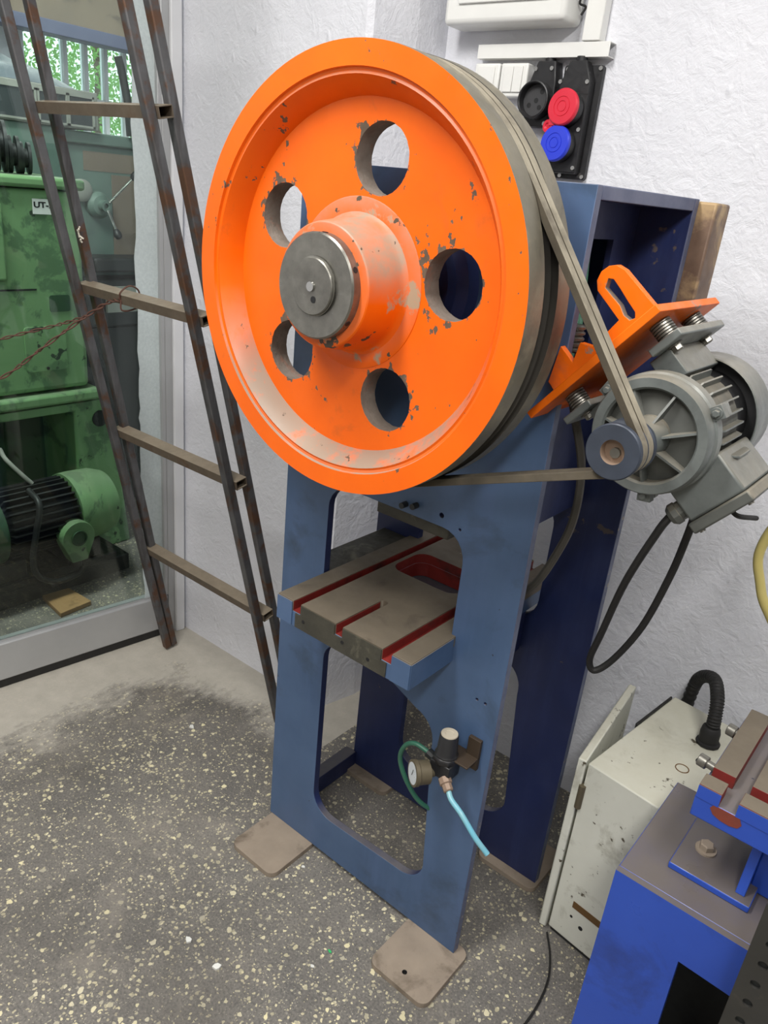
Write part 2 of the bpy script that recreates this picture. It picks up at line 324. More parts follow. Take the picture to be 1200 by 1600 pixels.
# ------------------------------------------------------------------ the room
def struct(ob): ob['kind'] = 'structure'; return ob
mb = MB(); mb.box(-5.4, 2.4, -2.6, 4.2, -.1, 0); struct(mb.build('floor', M['floor'], smooth=0))
mb = MB(); mb.box(-5.4, 2.4, -2.6, 4.2, 2.9, 3.0); struct(mb.build('ceiling', M['ceiling'], smooth=0))
mb = MB(); mb.box(-1.33, 2.4, 1.775, 1.95, 0, 2.9); struct(mb.build('wall_back', M['plaster'], smooth=0))
mb = MB(); mb.prism([(-2.015, 1.512), (-1.352, 1.522), (-1.338, 1.534), (-1.31, 1.66), (-1.30, 1.95), (-2.06, 1.95)], [], (0, 0, 0), X, Y, 2.9); struct(mb.build('wall_pier', M['plaster'], smooth=0))
mb = MB(); mb.box(2.3, 2.4, -2.6, 1.775, 0, 2.9); struct(mb.build('wall_right', M['dado'], smooth=0))
mb = MB(); mb.box(-5.4, 2.4, -2.7, -2.6, 0, 2.9); struct(mb.build('wall_front', M['dado'], smooth=0))
# door plane: origin D0, direction u (slightly skewed against the room)
D0 = V(-2.099, .876, 0); U = V(.073, .554, 0).normalized(); DN = V(U.y, -U.x, 0)
def dbox(mb, u0, u1, n0, n1, z0, z1, mi=0):
    T = Matrix(((U.x, DN.x, 0, D0.x), (U.y, DN.y, 0, D0.y), (0, 0, 1, 0), (0, 0, 0, 1))); return mb.box(u0, u1, n0, n1, z0, z1, mi, T)
mb = MB(); dbox(mb, -3.5, -.62, -.12, 0, 0, 2.9); dbox(mb, -.62, .64, -.12, 0, 2.36, 2.9); struct(mb.build('wall_left', M['plaster'], smooth=0))
mb = MB(); dbox(mb, .575, .60, -.05, .012, 0, 2.36); struct(mb.build('trim_1', M['alu'], bevel=.002))
mb = MB(); dbox(mb, .60, .634, -.06, .022, 0, 2.36); struct(mb.build('trim_2', M['pvc'], bevel=.003))
door = thing('door_1', 'aluminium framed glass door with torn embossed film beside the steel ladder', None, D0, kind='structure')
mb = MB(); dbox(mb, -.6, .572, -.035, .015, .028, .157); mb2 = mb.build('bottom_rail', M['alu'], door, bevel=.004)
mb = MB(); dbox(mb, -.6, .575, -.030, .012, .002, .028); mb.build('rubber_sweep', M['rubber'], door)
mb = MB(); dbox(mb, -.6, .56, .001, .005, .157, .164); mb.build('glazing_bead', M['alu'], door)
mb = MB(); dbox(mb, -.6, .566, -.012, -.004, .157, 2.3); mb.build('glass_pane', M['glass'], door, smooth=0)
mb = MB(); dbox(mb, .562, .575, -.035, .012, .157, 2.36); mb.build('door_stile', M['alu'], door, bevel=.002)
mb = MB(); pts = []
zz = .157
while zz < 2.3: pts.append((.493 + random.uniform(-.005, .005), zz)); zz += random.uniform(.02, .07)
mb.prism([(.563, .157), (.563, 2.3)] + pts[::-1], [], D0 + DN * -.0035, U, Z, .0015); mb.build('embossed_film', M['film'], door, smooth=0)
mb = MB(); mb.cyl(D0 + U * .587 + DN * .012 + Z * 1.13, D0 + U * .587 + DN * .015 + Z * 1.13, .004); mb.build('screw', M['chrome'], door)

# ------------------------------------------------------------------ the power press
PR = thing('power_press', 'tall blue eccentric power press with a big orange flywheel and belt-driven motor', 'press', (-.815, 1.26, 0))
upper = rrect(-.986, -.648, .70, .985, .055)
lower = (arc(-.906, .185, .06, 180, 270) + [(-.70, .133)] + arc(-.692, .193, .06, 270, 360) + [(-.655, .5)] +
         arc(-.715, .515, .06, 0, 80) + [(-.80, .615)] + arc(-.918, .565, .05, 90, 180))
lower = lower[::-1]
def plate_poly(x0, x1, dx): return [(x0, .014), (x1, .014), (x1, 1.585), (x0, 1.585)], [[(p[0] + dx, p[1]) for p in upper], [(p[0] + dx, p[1]) for p in lower]]
o_, h_ = plate_poly(-1.112, -.521, 0)
h_ += [circle(-.707, 1.007, .005, 10), circle(-.664, .993, .003, 8), circle(-.571, .669, .003, 8), circle(-.552, .669, .003, 8)]
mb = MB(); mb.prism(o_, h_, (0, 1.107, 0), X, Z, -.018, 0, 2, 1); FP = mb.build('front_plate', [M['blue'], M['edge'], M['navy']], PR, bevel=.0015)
o_, h_ = plate_poly(-1.085, -.482, .03)
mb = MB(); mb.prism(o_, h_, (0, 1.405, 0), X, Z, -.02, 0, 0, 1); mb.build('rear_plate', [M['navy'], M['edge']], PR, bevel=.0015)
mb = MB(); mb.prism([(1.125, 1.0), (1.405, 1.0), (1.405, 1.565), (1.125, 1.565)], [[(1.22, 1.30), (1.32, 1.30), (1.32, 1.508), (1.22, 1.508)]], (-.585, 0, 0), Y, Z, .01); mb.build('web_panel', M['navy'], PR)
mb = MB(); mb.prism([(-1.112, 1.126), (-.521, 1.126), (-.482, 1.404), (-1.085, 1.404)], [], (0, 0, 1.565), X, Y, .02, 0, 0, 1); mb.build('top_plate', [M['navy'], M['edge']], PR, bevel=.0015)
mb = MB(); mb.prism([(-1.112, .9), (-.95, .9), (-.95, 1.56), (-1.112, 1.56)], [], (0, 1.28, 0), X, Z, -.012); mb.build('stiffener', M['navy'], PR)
mb = MB(); mb.box(-1.112, -1.075, 1.126, 1.404, .004, .058); mb.build('side_rail', M['navy'], PR, bevel=.002)
mb = MB(); mb.box(-.60, -.452, 1.427, 1.50, 1.12, 1.582); mb.build('back_casing', M['rust'], PR, bevel=.004)
def foot(x0, x1, y0, y1, hole=None):
    mb = MB(); mb.prism(rrect(x0, x1, y0, y1, .022), [circle(hole[0], hole[1], .0055, 12)] if hole else [], (0, 0, .0), X, Y, .014, 0, 1); mb.build('foot', [M['plate'], M['iron']], PR, bevel=.002)
foot(-1.106, -.957, .968, 1.125); foot(-.648, -.495, .964, 1.135, (-.573, .998)); foot(-1.09, -.94, 1.37, 1.53); foot(-.64, -.475, 1.38, 1.54)
# table with T-slots
hole_t = rrect(-.905, -.73, 1.235, 1.355, .03)
mb = MB(); mb.prism([(-.98, .968), (-.638, .968), (-.638, 1.53), (-.98, 1.53)], [hole_t], (0, 0, .722), X, Y, .034, 0, 1)
TB = mb.build('work_table', [M['blue'], M['red']], PR, bevel=.001)
def strip(outer, holes=()):
    mb = MB(); mb.prism(outer, holes, (0, 0, .7565), X, Y, .0225, 0, 1, 0); mb.build('table_strip', [M['table'], M['red']], TB, bevel=.0008)
strip([(-.98, .968), (-.937, .968), (-.937, 1.53), (-.98, 1.53)])
strip([(-.915, .968), (-.821, .968), (-.821, 1.10)] + arc(-.812, 1.10, .009, 180, 0, 6) + [(-.803, .968), (-.705, .968), (-.705, 1.53), (-.915, 1.53)], [hole_t])
strip([(-.682, .968), (-.638, .968), (-.638, 1.53), (-.682, 1.53)])
for a, b, y1 in ((-.937, -.915, 1.53), (-.705, -.682, 1.53), (-.8205, -.8035, 1.10)):
    mb = MB(); mb.box(a + .0001, b - .0001, .969, y1, .7562, .7575); mb.box(a, a + .0007, .969, y1, .757, .7765); mb.box(b - .0007, b, .969, y1, .757, .7765); mb.build('slot_lining', M['red'], TB, smooth=0)
mb = MB(); mb.box(-.928, -.692, .9655, .9675, .724, .755); mb.box(-.914, -.822, .9655, .9675, .755, .777); mb.box(-.802, -.706, .9655, .9675, .755, .777); mb.build('front_face', M['tabledark'], TB)
for x, z in ((-.905, .745), (-.80, .748), (-.735, .742)): mb = MB(); mb.cyl((x, .9657, z), (x, .965, z), .004, None, 10); mb.build('drill_hole', M['ink'], TB)
for a, b in ((-.98, -.938), (-.681, -.638)):
    mb = MB(); mb.box(a, b, .9655, .9675, .724, .777, 0); mb.build('painted_edge', M['blue'], TB)
mb = MB(); mb.box(-.6378, -.6364, .967, 1.10, .724, .777); mb.build('painted_edge', M['blue'], TB)
mb = MB(); mb.box(-1.06, -.981, 1.127, 1.404, .735, .772); mb.build('side_shelf', M['tabledark'], PR, bevel=.002)
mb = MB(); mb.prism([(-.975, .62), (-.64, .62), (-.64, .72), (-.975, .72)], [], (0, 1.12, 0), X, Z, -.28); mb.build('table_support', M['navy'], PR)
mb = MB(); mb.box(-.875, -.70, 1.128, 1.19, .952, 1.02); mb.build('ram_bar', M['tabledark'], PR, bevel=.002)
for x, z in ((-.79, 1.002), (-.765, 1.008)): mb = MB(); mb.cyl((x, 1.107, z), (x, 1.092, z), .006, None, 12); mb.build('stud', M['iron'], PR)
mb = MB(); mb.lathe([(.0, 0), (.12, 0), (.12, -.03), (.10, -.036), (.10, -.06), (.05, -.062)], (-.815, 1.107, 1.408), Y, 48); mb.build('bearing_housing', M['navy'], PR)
# flywheel: axis along y, centre (-.815, 1.408)
FC = V(-.815, 0, 1.408)
prof = [(.327, .899), (.294, .899), (.2925, .9035), (.2885, .9045), (.285, .903), (.262, .938), (.262, .975), (.285, 1.012), (.29, 1.018), (.322, 1.018), (.327, 1.013),
        (.327, .979), (.313, .976), (.313, .962), (.326, .9592), (.313, .9565), (.313, .943), (.327, .940), (.3275, .905)]
ms = [0, 0, 0, 0, 0, 1, 1, 1, 1, 1, 1, 2, 2, 2, 2, 2, 2, 1, 1]
mb = MB(); mb.lathe(prof, FC, Y, 128, ms, closed=True)
hl = []
for a in (80, 8, -64, -136, 152):
    hl.append(circle(FC.x + .184 * math.cos(math.radians(a)), FC.z + .184 * math.sin(math.radians(a)), .050, 72, .0005))
mb.prism(circle(FC.x, FC.z, .2635, 96), hl, (0, .938, 0), X, Z, -.036, 0, 3)
FW = mb.build('flywheel', [M['wheel'], M['rim'], M['groove'], M['hole']], PR); FW['label'] = 'orange cast flywheel with five round holes'
mb = MB(); mb.lathe([(0, .864), (.070, .863), (.0875, .863), (.0895, .8635), (.0912, .8652), (.0918, .8675), (.0925, .871), (.099, .922), (.1005, .929), (.1035, .934), (.107, .9365), (.1275, .9365), (.129, .9372), (.129, .94), (.129, .97), (0, .985)], FC, Y, 72); mb.build('hub', M['hub'], FW, smooth=28)
mb = MB(); mb.lathe([(.046, .8475), (.074, .8465), (.0766, .849), (.0766, .866)], FC, Y, 72)
for k in range(6):
    a = math.radians(25 + 60 * k); d = V(math.cos(a), 0, math.sin(a)); mb.cyl(FC + V(0, .856, 0) + d * .0762, FC + V(0, .856, 0) + d * .0772, .0045, None, 14, 1)
mb.build('lock_nut', [M['steel'], M['ink']], FW)
mb = MB(); mb.lathe([(0, .840), (.040, .840), (.0415, .8415), (.0415, .8435), (.043, .844), (.043, .8455), (.0415, .846), (.0415, .848), (.047, .849), (.047, 1.11)], FC, Y, 64, 0)
mb.lathe([(.0035, .837), (.007, .837), (.0075, .8405)], FC, Y, 20, 1); mb.cyl(FC + V(0, .8398, 0), FC + V(0, .8392, 0), .0036, None, 14, 2)
mb.cyl(FC + V(.006, .8398, -.018), FC + V(.006, .8394, -.018), .005, None, 14, 2); mb.build('shaft_end', [M['steel'], M['chrome'], M['ink']], FW)
# belts
MC = V(-.350, 0, 1.267)          # motor axis
def belt(yc):
    R1, R2 = .3245, .0345; d = V(MC.x - FC.x, 0, MC.z - FC.z); L = d.length; th = math.atan2(d.z, d.x); b = math.acos((R1 - R2) / L); path = []
    a0, a1 = th + b, th + 2 * PI - b
    for i in range(73): t = a0 + (a1 - a0) * i / 72; path.append((FC + V(R1 * math.cos(t), 0, R1 * math.sin(t)), t))
    for i in range(25): t = th - b + 2 * b * i / 24; path.append((MC + V(R2 * math.cos(t), 0, R2 * math.sin(t)), t))
    mb = MB(); vs = []; fs = []; N = len(path)
    for p, t in path:
        nrm = V(math.cos(t), 0, math.sin(t))
        for rr, yy in ((.002, -.0082), (.002, .0082), (-.009, .0058), (-.009, -.0058)): vs.append(p + nrm * rr + V(0, yc + yy, 0))
    for i in range(N):
        j = (i + 1) % N
        for k in range(4): q = (k + 1) % 4; fs.append((i * 4 + k, i * 4 + q, j * 4 + q, j * 4 + k))
    mb.add(vs, fs, [0, 1, 1, 1] * N); mb.build('drive_belt', [M['belt'], M['beltside']], PR, bevel=.0008)  # outer face pale, flanks and inner face darker
belt(.9497); belt(.9690)
# motor bracket
mb = MB(); slot = [(-.472, 1.463), (-.464, 1.463), (-.452, 1.452), (-.436, 1.436), (-.423, 1.424), (-.421, 1.416), (-.428, 1.412), (-.438, 1.417), (-.447, 1.430), (-.462, 1.441), (-.474, 1.450)]
mb.prism([(-.521, 1.284), (-.536, 1.298), (-.526, 1.356), (-.502, 1.336), (-.496, 1.367), (-.475, 1.365), (-.444, 1.409), (-.485, 1.444), (-.489, 1.458), (-.485, 1.471), (-.475, 1.480), (-.463, 1.483), (-.45, 1.478), (-.393, 1.434)], [slot[::-1]], (0, 1.092, 0), X, Z, -.0145, 0, 1)
BR = mb.build('motor_bracket', [M['orange_b'], M['hole']], PR, bevel=.001)
DD = V(.646, 0, .763); NN = V(.763, 0, -.646)
def mbox(mb, d0, d1, n0, n1, y0, y1, mi=0):
    T = Matrix(((DD.x, NN.x, 0, MC.x), (0, 0, 1, MC.y), (DD.z, NN.z, 0, MC.z), (0, 0, 0, 1))); return mb.box(d0, d1, n0, n1, y0, y1, mi, T)
def mp(d, n, y): return MC + DD * d + NN * n + V(0, y, 0)
mb = MB(); mbox(mb, -.137, .113, -.139, -.127, 1.055, 1.31); mb.build('base_plate', M['orange_b'], BR, bevel=.001)
# motor (its parts are placed along the shaft axis from the offset MY)
MY = .04
_MC = MC.copy(); MC = MC + V(0, MY, 0)
mb = MB(); mb.lathe([(0, 1.03), (.074, 1.03), (.074, 1.172), (.073, 1.173), (.073, 1.235), (0, 1.235)], MC, Y, 48, [0, 0, 1, 1, 1]); MO = mb.build('electric_motor', [M['greydark'], M['ink']], PR)  # rear band coloured black for the dark gap behind the fins
mb = MB(); mb.lathe([(.028, 1.006), (.030, 1.018), (.066, 1.028), (.0665, 1.012), (.0695, 1.008), (.082, 1.008), (.0845, 1.012), (.085, 1.03), (.088, 1.033), (.088, 1.052), (.085, 1.056), (.074, 1.058)], MC, Y, 64, [1, 1, 1] + [0] * 8); mb.build('front_flange', [M['grey'], M['greydark']], MO)
mb = MB(); mb.lathe([(.014, .98), (.024, .98), (.026, .985), (.030, 1.02), (.030, 1.03)], MC, Y, 32); mb.build('shaft_boss', M['grey'], MO)
for k in range(7):
    a = math.radians(18 + 360 / 7 * k); d = V(math.cos(a), 0, math.sin(a)); w = V(-math.sin(a), 0, math.cos(a)) * .0016
    mb = MB(); q = [d * .026 + V(0, .990, 0), d * .068 + V(0, 1.012, 0), d * .068 + V(0, 1.03, 0), d * .026 + V(0, 1.03, 0)]
    mb.add([MC + p - w for p in q] + [MC + p + w for p in q], [(0, 1, 2, 3), (7, 6, 5, 4), (0, 4, 5, 1), (1, 5, 6, 2), (2, 6, 7, 3), (3, 7, 4, 0)]); mb.build('rib', M['grey'], MO, smooth=0)
# fins: one blade mesh shared, rotated about the motor axis
mb = MB(); mb.add([(.072, 1.06, -.0013), (.0855, 1.075, -.0013), (.0855, 1.162, -.0013), (.072, 1.172, -.0013), (.072, 1.06, .0013), (.0855, 1.075, .0013), (.0855, 1.162, .0013), (.072, 1.172, .0013)],
                  [(3, 2, 1, 0), (4, 5, 6, 7), (0, 1, 5, 4), (1, 2, 6, 5), (2, 3, 7, 6), (3, 0, 4, 7)])
fm = mb.mesh('cooling_fin', M['grey'], (0, 0, 0), 0)
base_off = MC - world_loc(MO)
for k in range(28):
    a = 360 / 28 * k; rel = (a - math.degrees(math.atan2(NN.z, NN.x))) % 360
    if min(rel, 360 - rel) < 32 or abs(rel - 180) < 34: continue
    f = bpy.data.objects.new('cooling_fin', fm); COL.objects.link(f); f.parent = MO; f.location = base_off; f.rotation_euler = (0, -math.radians(a), 0)
mb = MB(); mb.lathe([(.091, 1.205), (.0925, 1.203), (.094, 1.205), (.094, 1.275), (.085, 1.29), (0, 1.295), (0, 1.285), (.08, 1.28), (.0905, 1.27), (.0905, 1.207)], MC, Y, 56, [0, 0, 0, 0, 0, 1, 1, 1, 1, 0], True); mb.build('fan_cover', [M['grey'], M['ink']], MO)
mb = MB(); mb.cyl(MC + V(0, 1.226, 0), MC + V(0, 1.23, 0), .088, None, 40); mb.build('fan_shroud_gap', M['ink'], MO)  # black disc stands in for the shade inside the fan cover
for s in (-1, 1):
    mb = MB(); mbox(mb, s * .083 - .026, s * .083 + .026, -.101, -.089, 1.045, 1.235); mbox(mb, s * .06 - .02, s * .06 + .016, -.09, -.045, 1.07, 1.21); mb.build('motor_foot', M['grey'], MO, bevel=.002)
    for yy in (1.075, 1.205):
        mb = MB(); p = mp(s * .083, -.127, yy); pr = []
        for k in range(6): pr += [(.0135, k * .0043), (.016, k * .0043 + .0008), (.016, k * .0043 + .0035), (.0135, k * .0043 + .0043)]
        mb.lathe(pr, p, NN, 20); hexbolt(mb, mp(s * .083, -.089, yy), NN, .008, .008); mb.build('bolt_stack', M['steel'], MO)
mb = MB(); mbox(mb, -.046, .046, .07, .134, 1.065, 1.205); mb.build('terminal_box', M['grey'], MO, bevel=.004)
mb = MB(); mbox(mb, -.05, .05, .1345, .152, 1.06, 1.21); mb.build('box_lid', M['greydark'], MO, bevel=.003)
mb = MB(); mb.prism([(.07, 1.10), (.098, 1.10), (.104, 1.106), (.104, 1.158), (.098, 1.166), (.07, 1.166)], [], MC + V(0, 0, -.022), X, Y, .004); mb.build('side_web', M['grey'], MO, bevel=.001)
for dd, yy in ((-.04, 1.07), (.04, 1.07), (-.04, 1.2), (.04, 1.2)):
    mb = MB(); mb.cyl(mp(dd, .152, yy), mp(dd, .1545, yy), .0045, None, 12); mb.build('lid_screw', M['steel'], MO)
mb = MB(); mb.lathe([(.012, 0), (.015, .002), (.015, .012), (.017, .013), (.017, .022), (.012, .028), (.008, .029)], mp(-.046, .112, 1.085), -DD - V(0, .3, 0), 10); mb.build('cable_gland', M['greydark'], MO)
for a in (33, -85, 150):
    r = math.radians(a); d = V(math.cos(r), 0, math.sin(r)); t = V(-math.sin(r), 0, math.cos(r)); c = MC + d * .093
    mb = MB(); T = Matrix(((d.x, t.x, 0, c.x), (0, 0, 1, MY), (d.z, t.z, 0, c.z), (0, 0, 0, 1)))
    mb.box(-.012, .008, -.010, .010, 1.03, 1.046, 0, T); mb.box(-.012, .006, -.009, .009, 1.052, 1.066, 0, T); hexbolt(mb, c + V(0, 1.03, 0) - d * .001, -Y, .0055, .006); mb.build('clamp_lug', M['grey'], MO, bevel=.001)
MC = _MC
mb = MB(); mb.lathe([(.0165, .945), (.0165, .9305), (.036, .9305), (.0375, .932), (.0375, .939), (.028, .944), (.028, .955), (.037, .9595), (.028, .964), (.028, .976), (.0375, .981), (.0375, .986), (.020, .987), (.020, 1.0)], MC, Y, 48, [1] + [0] * 12)
mb.cyl(MC + V(0, .946, 0), MC + V(0, .947, 0), .0165, None, 24, 2); mb.build('pulley', [M['pulley'], M['copper'], M['iron']], MO)
mb = MB(); mb.cyl(MC + V(0, .940, -.003), MC + V(0, .946, -.003), .007, None, 12); mb.build('shaft_screw', M['steel'], MO)
mb = MB(); mb.tube(spline([mp(-.02, .15, 1.19), mp(-.02, .166, 1.20), mp(-.018, .186, 1.25)]), .004, 8); mb.build('cable_stub', M['rubber'], MO)
mb = MB(); g = mp(-.072, .112, 1.115)
mb.tube(spline([g, g + V(-.012, 0, -.03), V(-.36, 1.14, 1.0), V(-.392, 1.18, .87), V(-.408, 1.2, .80), V(-.398, 1.21, .776), V(-.372, 1.22, .81), V(-.335, 1.21, .90), V(-.310, 1.20, 1.01), V(-.296, 1.18, 1.09), V(-.29, 1.17, 1.14)]), .0062, 10); mb.build('motor_cable', M['rubber'], PR)
mb = MB(); mb.tube(spline([(-.535, 1.15, 1.32), (-.517, 1.17, 1.24), (-.495, 1.19, 1.15), (-.489, 1.19, 1.06), (-.505, 1.19, .985), (-.54, 1.19, .90), (-.60, 1.22, .85), (-.66, 1.27, .83)]), .0075, 10); mb.build('control_hose', M['hosegrey'], PR)
for k, dx in enumerate((0, .012, -.01)):
    mb = MB(); mb.tube(spline([(-.60, 1.27 + dx, 1.50), (-.59, 1.26 + dx, 1.44), (-.575, 1.24 + dx, 1.37), (-.56, 1.2, 1.28)]), .004, 8); mb.build('air_hose', M['teal'], PR)
mb = MB()
for k in range(5): mb.lathe([(.010, 0), (.014, .003), (.014, .006), (.010, .009)], (-.545, 1.18, 1.335 + k * .009), Z, 18)
mb.build('spring_stack', M['steel'], PR)
# air regulator on the right-hand post
RO = V(-.594, 1.065, .502)
mb = MB(); mb.box(RO.x - .023, RO.x + .023, RO.y - .02, RO.y + .02, RO.z, RO.z + .034); mb.lathe([(.024, 0), (.026, .004), (.026, .012), (.022, .016)], RO + V(0, 0, .032), Z, 8); RG = mb.build('air_regulator', M['black'], PR, bevel=.002)
mb = MB(); mb.lathe([(.0225, 0), (.0235, .003), (.0205, .008), (.0185, .046), (.017, .048)], RO + V(0, 0, .047), Z, 24, 0); mb.lathe([(.017, 0), (.0165, .002), (.009, .002), (.008, .0012), (0, .0012)], RO + V(0, 0, .095), Z, 24, 1); mb.build('adjusting_knob', [M['black'], M['knob']], RG)
gd = V(-.55, -.83, .06).normalized(); gc = RO + V(-.014, -.012, .002)
mb = MB(); mb.lathe([(.010, 0), (.012, .012), (.0235, .014), (.024, .036), (.0265, .038), (.0265, .046), (.022, .0465)], gc, gd, 32); mb.build('pressure_gauge', M['brass'], RG)
mb = MB(); mb.lathe([(.0218, .0467), (0, .0470)], gc, gd, 32); mb.build('gauge_face', M['dial'], RG)
mb = MB(); mb.tube([gc + gd * .0477 + V(0, 0, -.003), gc + gd * .0477 + V(.004, -.003, .013)], .0006, 6); mb.build('gauge_needle', M['ink'], RG)
mb = MB(); mb.box(RO.x + .024, RO.x + .052, 1.098, 1.107, RO.z + .016, RO.z + .086); mb.box(RO.x - .01, RO.x + .052, 1.06, 1.107, RO.z + .042, RO.z + .046); mb.build('bracket', M['brassd'], RG, bevel=.001)
mb = MB(); hd = V(.75, -.45, -.40).normalized(); p = RO + V(.012, -.015, .004); mb.lathe([(.013, 0), (.013, .012), (.010, .014), (.010, .026), (.008, .028)], p, hd, 8); mb.build('hose_fitting', M['copper'], RG)
mb = MB(); mb.cyl(RO + V(-.022, 0, .02), RO + V(-.042, 0, .026), .010, None, 10); mb.build('hose_fitting', M['iron'], RG)
mb = MB(); mb.tube(spline([p + hd * .026, p + hd * .044, (-.518, 1.022, .478), (-.480, 1.02, .448), (-.452, 1.025, .424)]), .0055, 12); mb.build('blue_hose', M['cyan'], RG)
mb = MB(); mb.tube(spline([RO + V(-.04, 0, .026), (-.665, 1.06, .534), (-.69, 1.062, .512), (-.703, 1.07, .465), (-.685, 1.08, .41), (-.655, 1.095, .365), (-.625, 1.128, .335), (-.60, 1.16, .32)]), .005, 10); mb.build('green_hose', M['teal'], RG)

# ------------------------------------------------------------------ steel ladder (stiles in pairs, rungs sandwiched between them)
LAD = thing('steel_ladder', 'rusty box-tube ladder leaning in front of the glass door', 'ladder', (-1.70, 1.41, 0))
LY = V(0, -.218, 1).normalized(); LN = V(0, 1, .218).normalized()
def lp(x, t, n): return V(x, 1.41, 0) + LY * t + LN * n
def lbox(mb, x0, x1, t0, t1, n0, n1, mi=0, sx=0., sn=0.):
    T = Matrix(((1, sx, 0, 0), (0, LY.y + LN.y * sn, LN.y, 1.41), (0, LY.z + LN.z * sn, LN.z, 0), (0, 0, 0, 1))); return mb.box(x0, x1, t0, t1, n0, n1, mi, T)
for x, sx in ((-1.930, 0.), (-1.365, -.06)):
    for n0 in (-.0402, .0177):
        sn = 0.
        if n0 > 0 and sx == 0: n0, sn = -.0175, .0202
        mb = MB(); t0 = .008 - n0 * .2; lbox(mb, x - .0113, x + .0113, t0, 2.5, n0, n0 + .0225, 0, sx, sn); mb.build('stile', M['tube'], LAD, bevel=.003)
for k in range(6):
    t = .408 * 1.0235 + .4235 * k
    mb = MB(); x0, x1 = -1.945, -1.348 - .06 * t
    a = .012; b = .0098; c = .0177; d = .0155
    for q in ((-a, a, d, c), (-a, a, -c, -d), (b, a, -d, d), (-a, -b, -d, d)): lbox(mb, x0, x1, t + q[0], t + q[1], q[2], q[3])
    mb.build('rung', M['rung'], LAD, smooth=0)
mb = MB()
for k in range(7):
    p = lp(-1.918, 1.395 + random.uniform(-.012, .012), .008); mb.tube([p, p + V(random.uniform(-.002, .014), random.uniform(-.004, .01), random.uniform(-.012, .014))], .0022, 5)
mb.build('paper_scrap', M['paper'], LAD)
def twist(pts, r, n=2, off=.0035, turns=40):
    P = spline(pts, 16); mb = MB()
    for s in range(n):
        q = []
        for i, p in enumerate(P):
            d = (P[min(i + 1, len(P) - 1)] - P[max(i - 1, 0)]).normalized(); a = d.orthogonal().normalized(); b = d.cross(a); t = 2 * PI * s / n + turns * i / len(P)
            q.append(p + (a * math.cos(t) + b * math.sin(t)) * off)
        mb.tube(q, r, 6)
    return mb
rw = lp(-1.745, .408 * 1.0235 + .4235 * 2, -.018)
mb = twist([(-1.99, .84, .985), (-1.97, .92, 1.01), (-1.92, 1.0, 1.085), (-1.86, 1.08, 1.165), (-1.80, 1.12, 1.215), rw], .0022)
mb.tube(spline([rw, rw + V(.006, -.004, .018), rw + V(.010, .02, .034), rw + V(.012, .045, .02), rw + V(.012, .04, -.018), rw + V(.006, .0, -.026), rw], 8), .0022, 6)
wr = mb.build('binding_wire', M['wire']); tag(wr, 'rusty twisted wire tied round the second ladder rung from the top', 'wire')
mb = twist([(-2.0, .86, 1.085), (-1.98, .96, 1.11), (-1.93, 1.05, 1.14), (-1.87, 1.10, 1.17)], .0018, 2, .003, 30)
tag(mb.build('binding_wire', M['wire']), 'thinner loose rusty wire end above the twisted wire', 'wire')

# ------------------------------------------------------------------ electrics on the wall
mb = MB(); mb.box(-1.262, -.945, 1.69, 1.774, 1.915, 2.13); DB = mb.build('distribution_box', M['white'], bevel=.012, seg=3); tag(DB, 'white plastic distribution box high on the wall above the switches', 'box')
mb = MB(); mb.box(-1.22, -.985, 1.684, 1.6895, 1.955, 2.1); mb.build('box_window', M['white'], DB, bevel=.002)
mb = MB(); mb.tube(spline([(-.9445, 1.73, 1.98), (-.935, 1.735, 1.97), (-.94, 1.74, 1.955), (-.93, 1.75, 1.95), (-.938, 1.75, 1.935)]), .0025, 6); mb.build('loose_wire', M['rubber'], DB)
mb = MB(); mb.box(-.925, -.882, 1.745, 1.774, 1.886, 2.6); tag(mb.build('cable_trunking', M['white'], bevel=.002), 'vertical white cable trunking beside the distribution box', 'trunking')
mb = MB()
for q in ((-1.19, -.855, 1.745, 1.747, 1.855, 1.884), (-1.19, -.855, 1.747, 1.774, 1.882, 1.884), (-1.19, -.855, 1.747, 1.774, 1.855, 1.857)): mb.box(*q)
tag(mb.build('cable_trunking', M['white'], bevel=.0005), 'horizontal open-ended white cable trunking above the sockets', 'trunking')
def switch(x0, x1, label, gang):
    mb = MB(); mb.box(x0, x1, 1.742, 1.774, 1.775, 1.845); s = mb.build('light_switch', M['white'], bevel=.004, seg=3); tag(s, label, 'switch', 'light switches')
    w = (x1 - x0 - .022) / gang
    for k in range(gang):
        mb = MB(); mb.box(x0 + .011 + k * w + .0006, x0 + .011 + (k + 1) * w - .0006, 1.738, 1.7418, 1.785, 1.838); mb.build('rocker', M['white'], s, bevel=.001)
switch(-1.190, -1.121, 'white wall switch half hidden by the flywheel rim', 1)
switch(-1.117, -1.045, 'white two-rocker wall switch beside the black socket', 2)
def screws(par, pts, y):
    for x, z in pts:
        mb = MB(); mb.cyl((x, y, z), (x, y - .003, z), .0045, None, 12); mb.build('screw', M['chrome'], par)
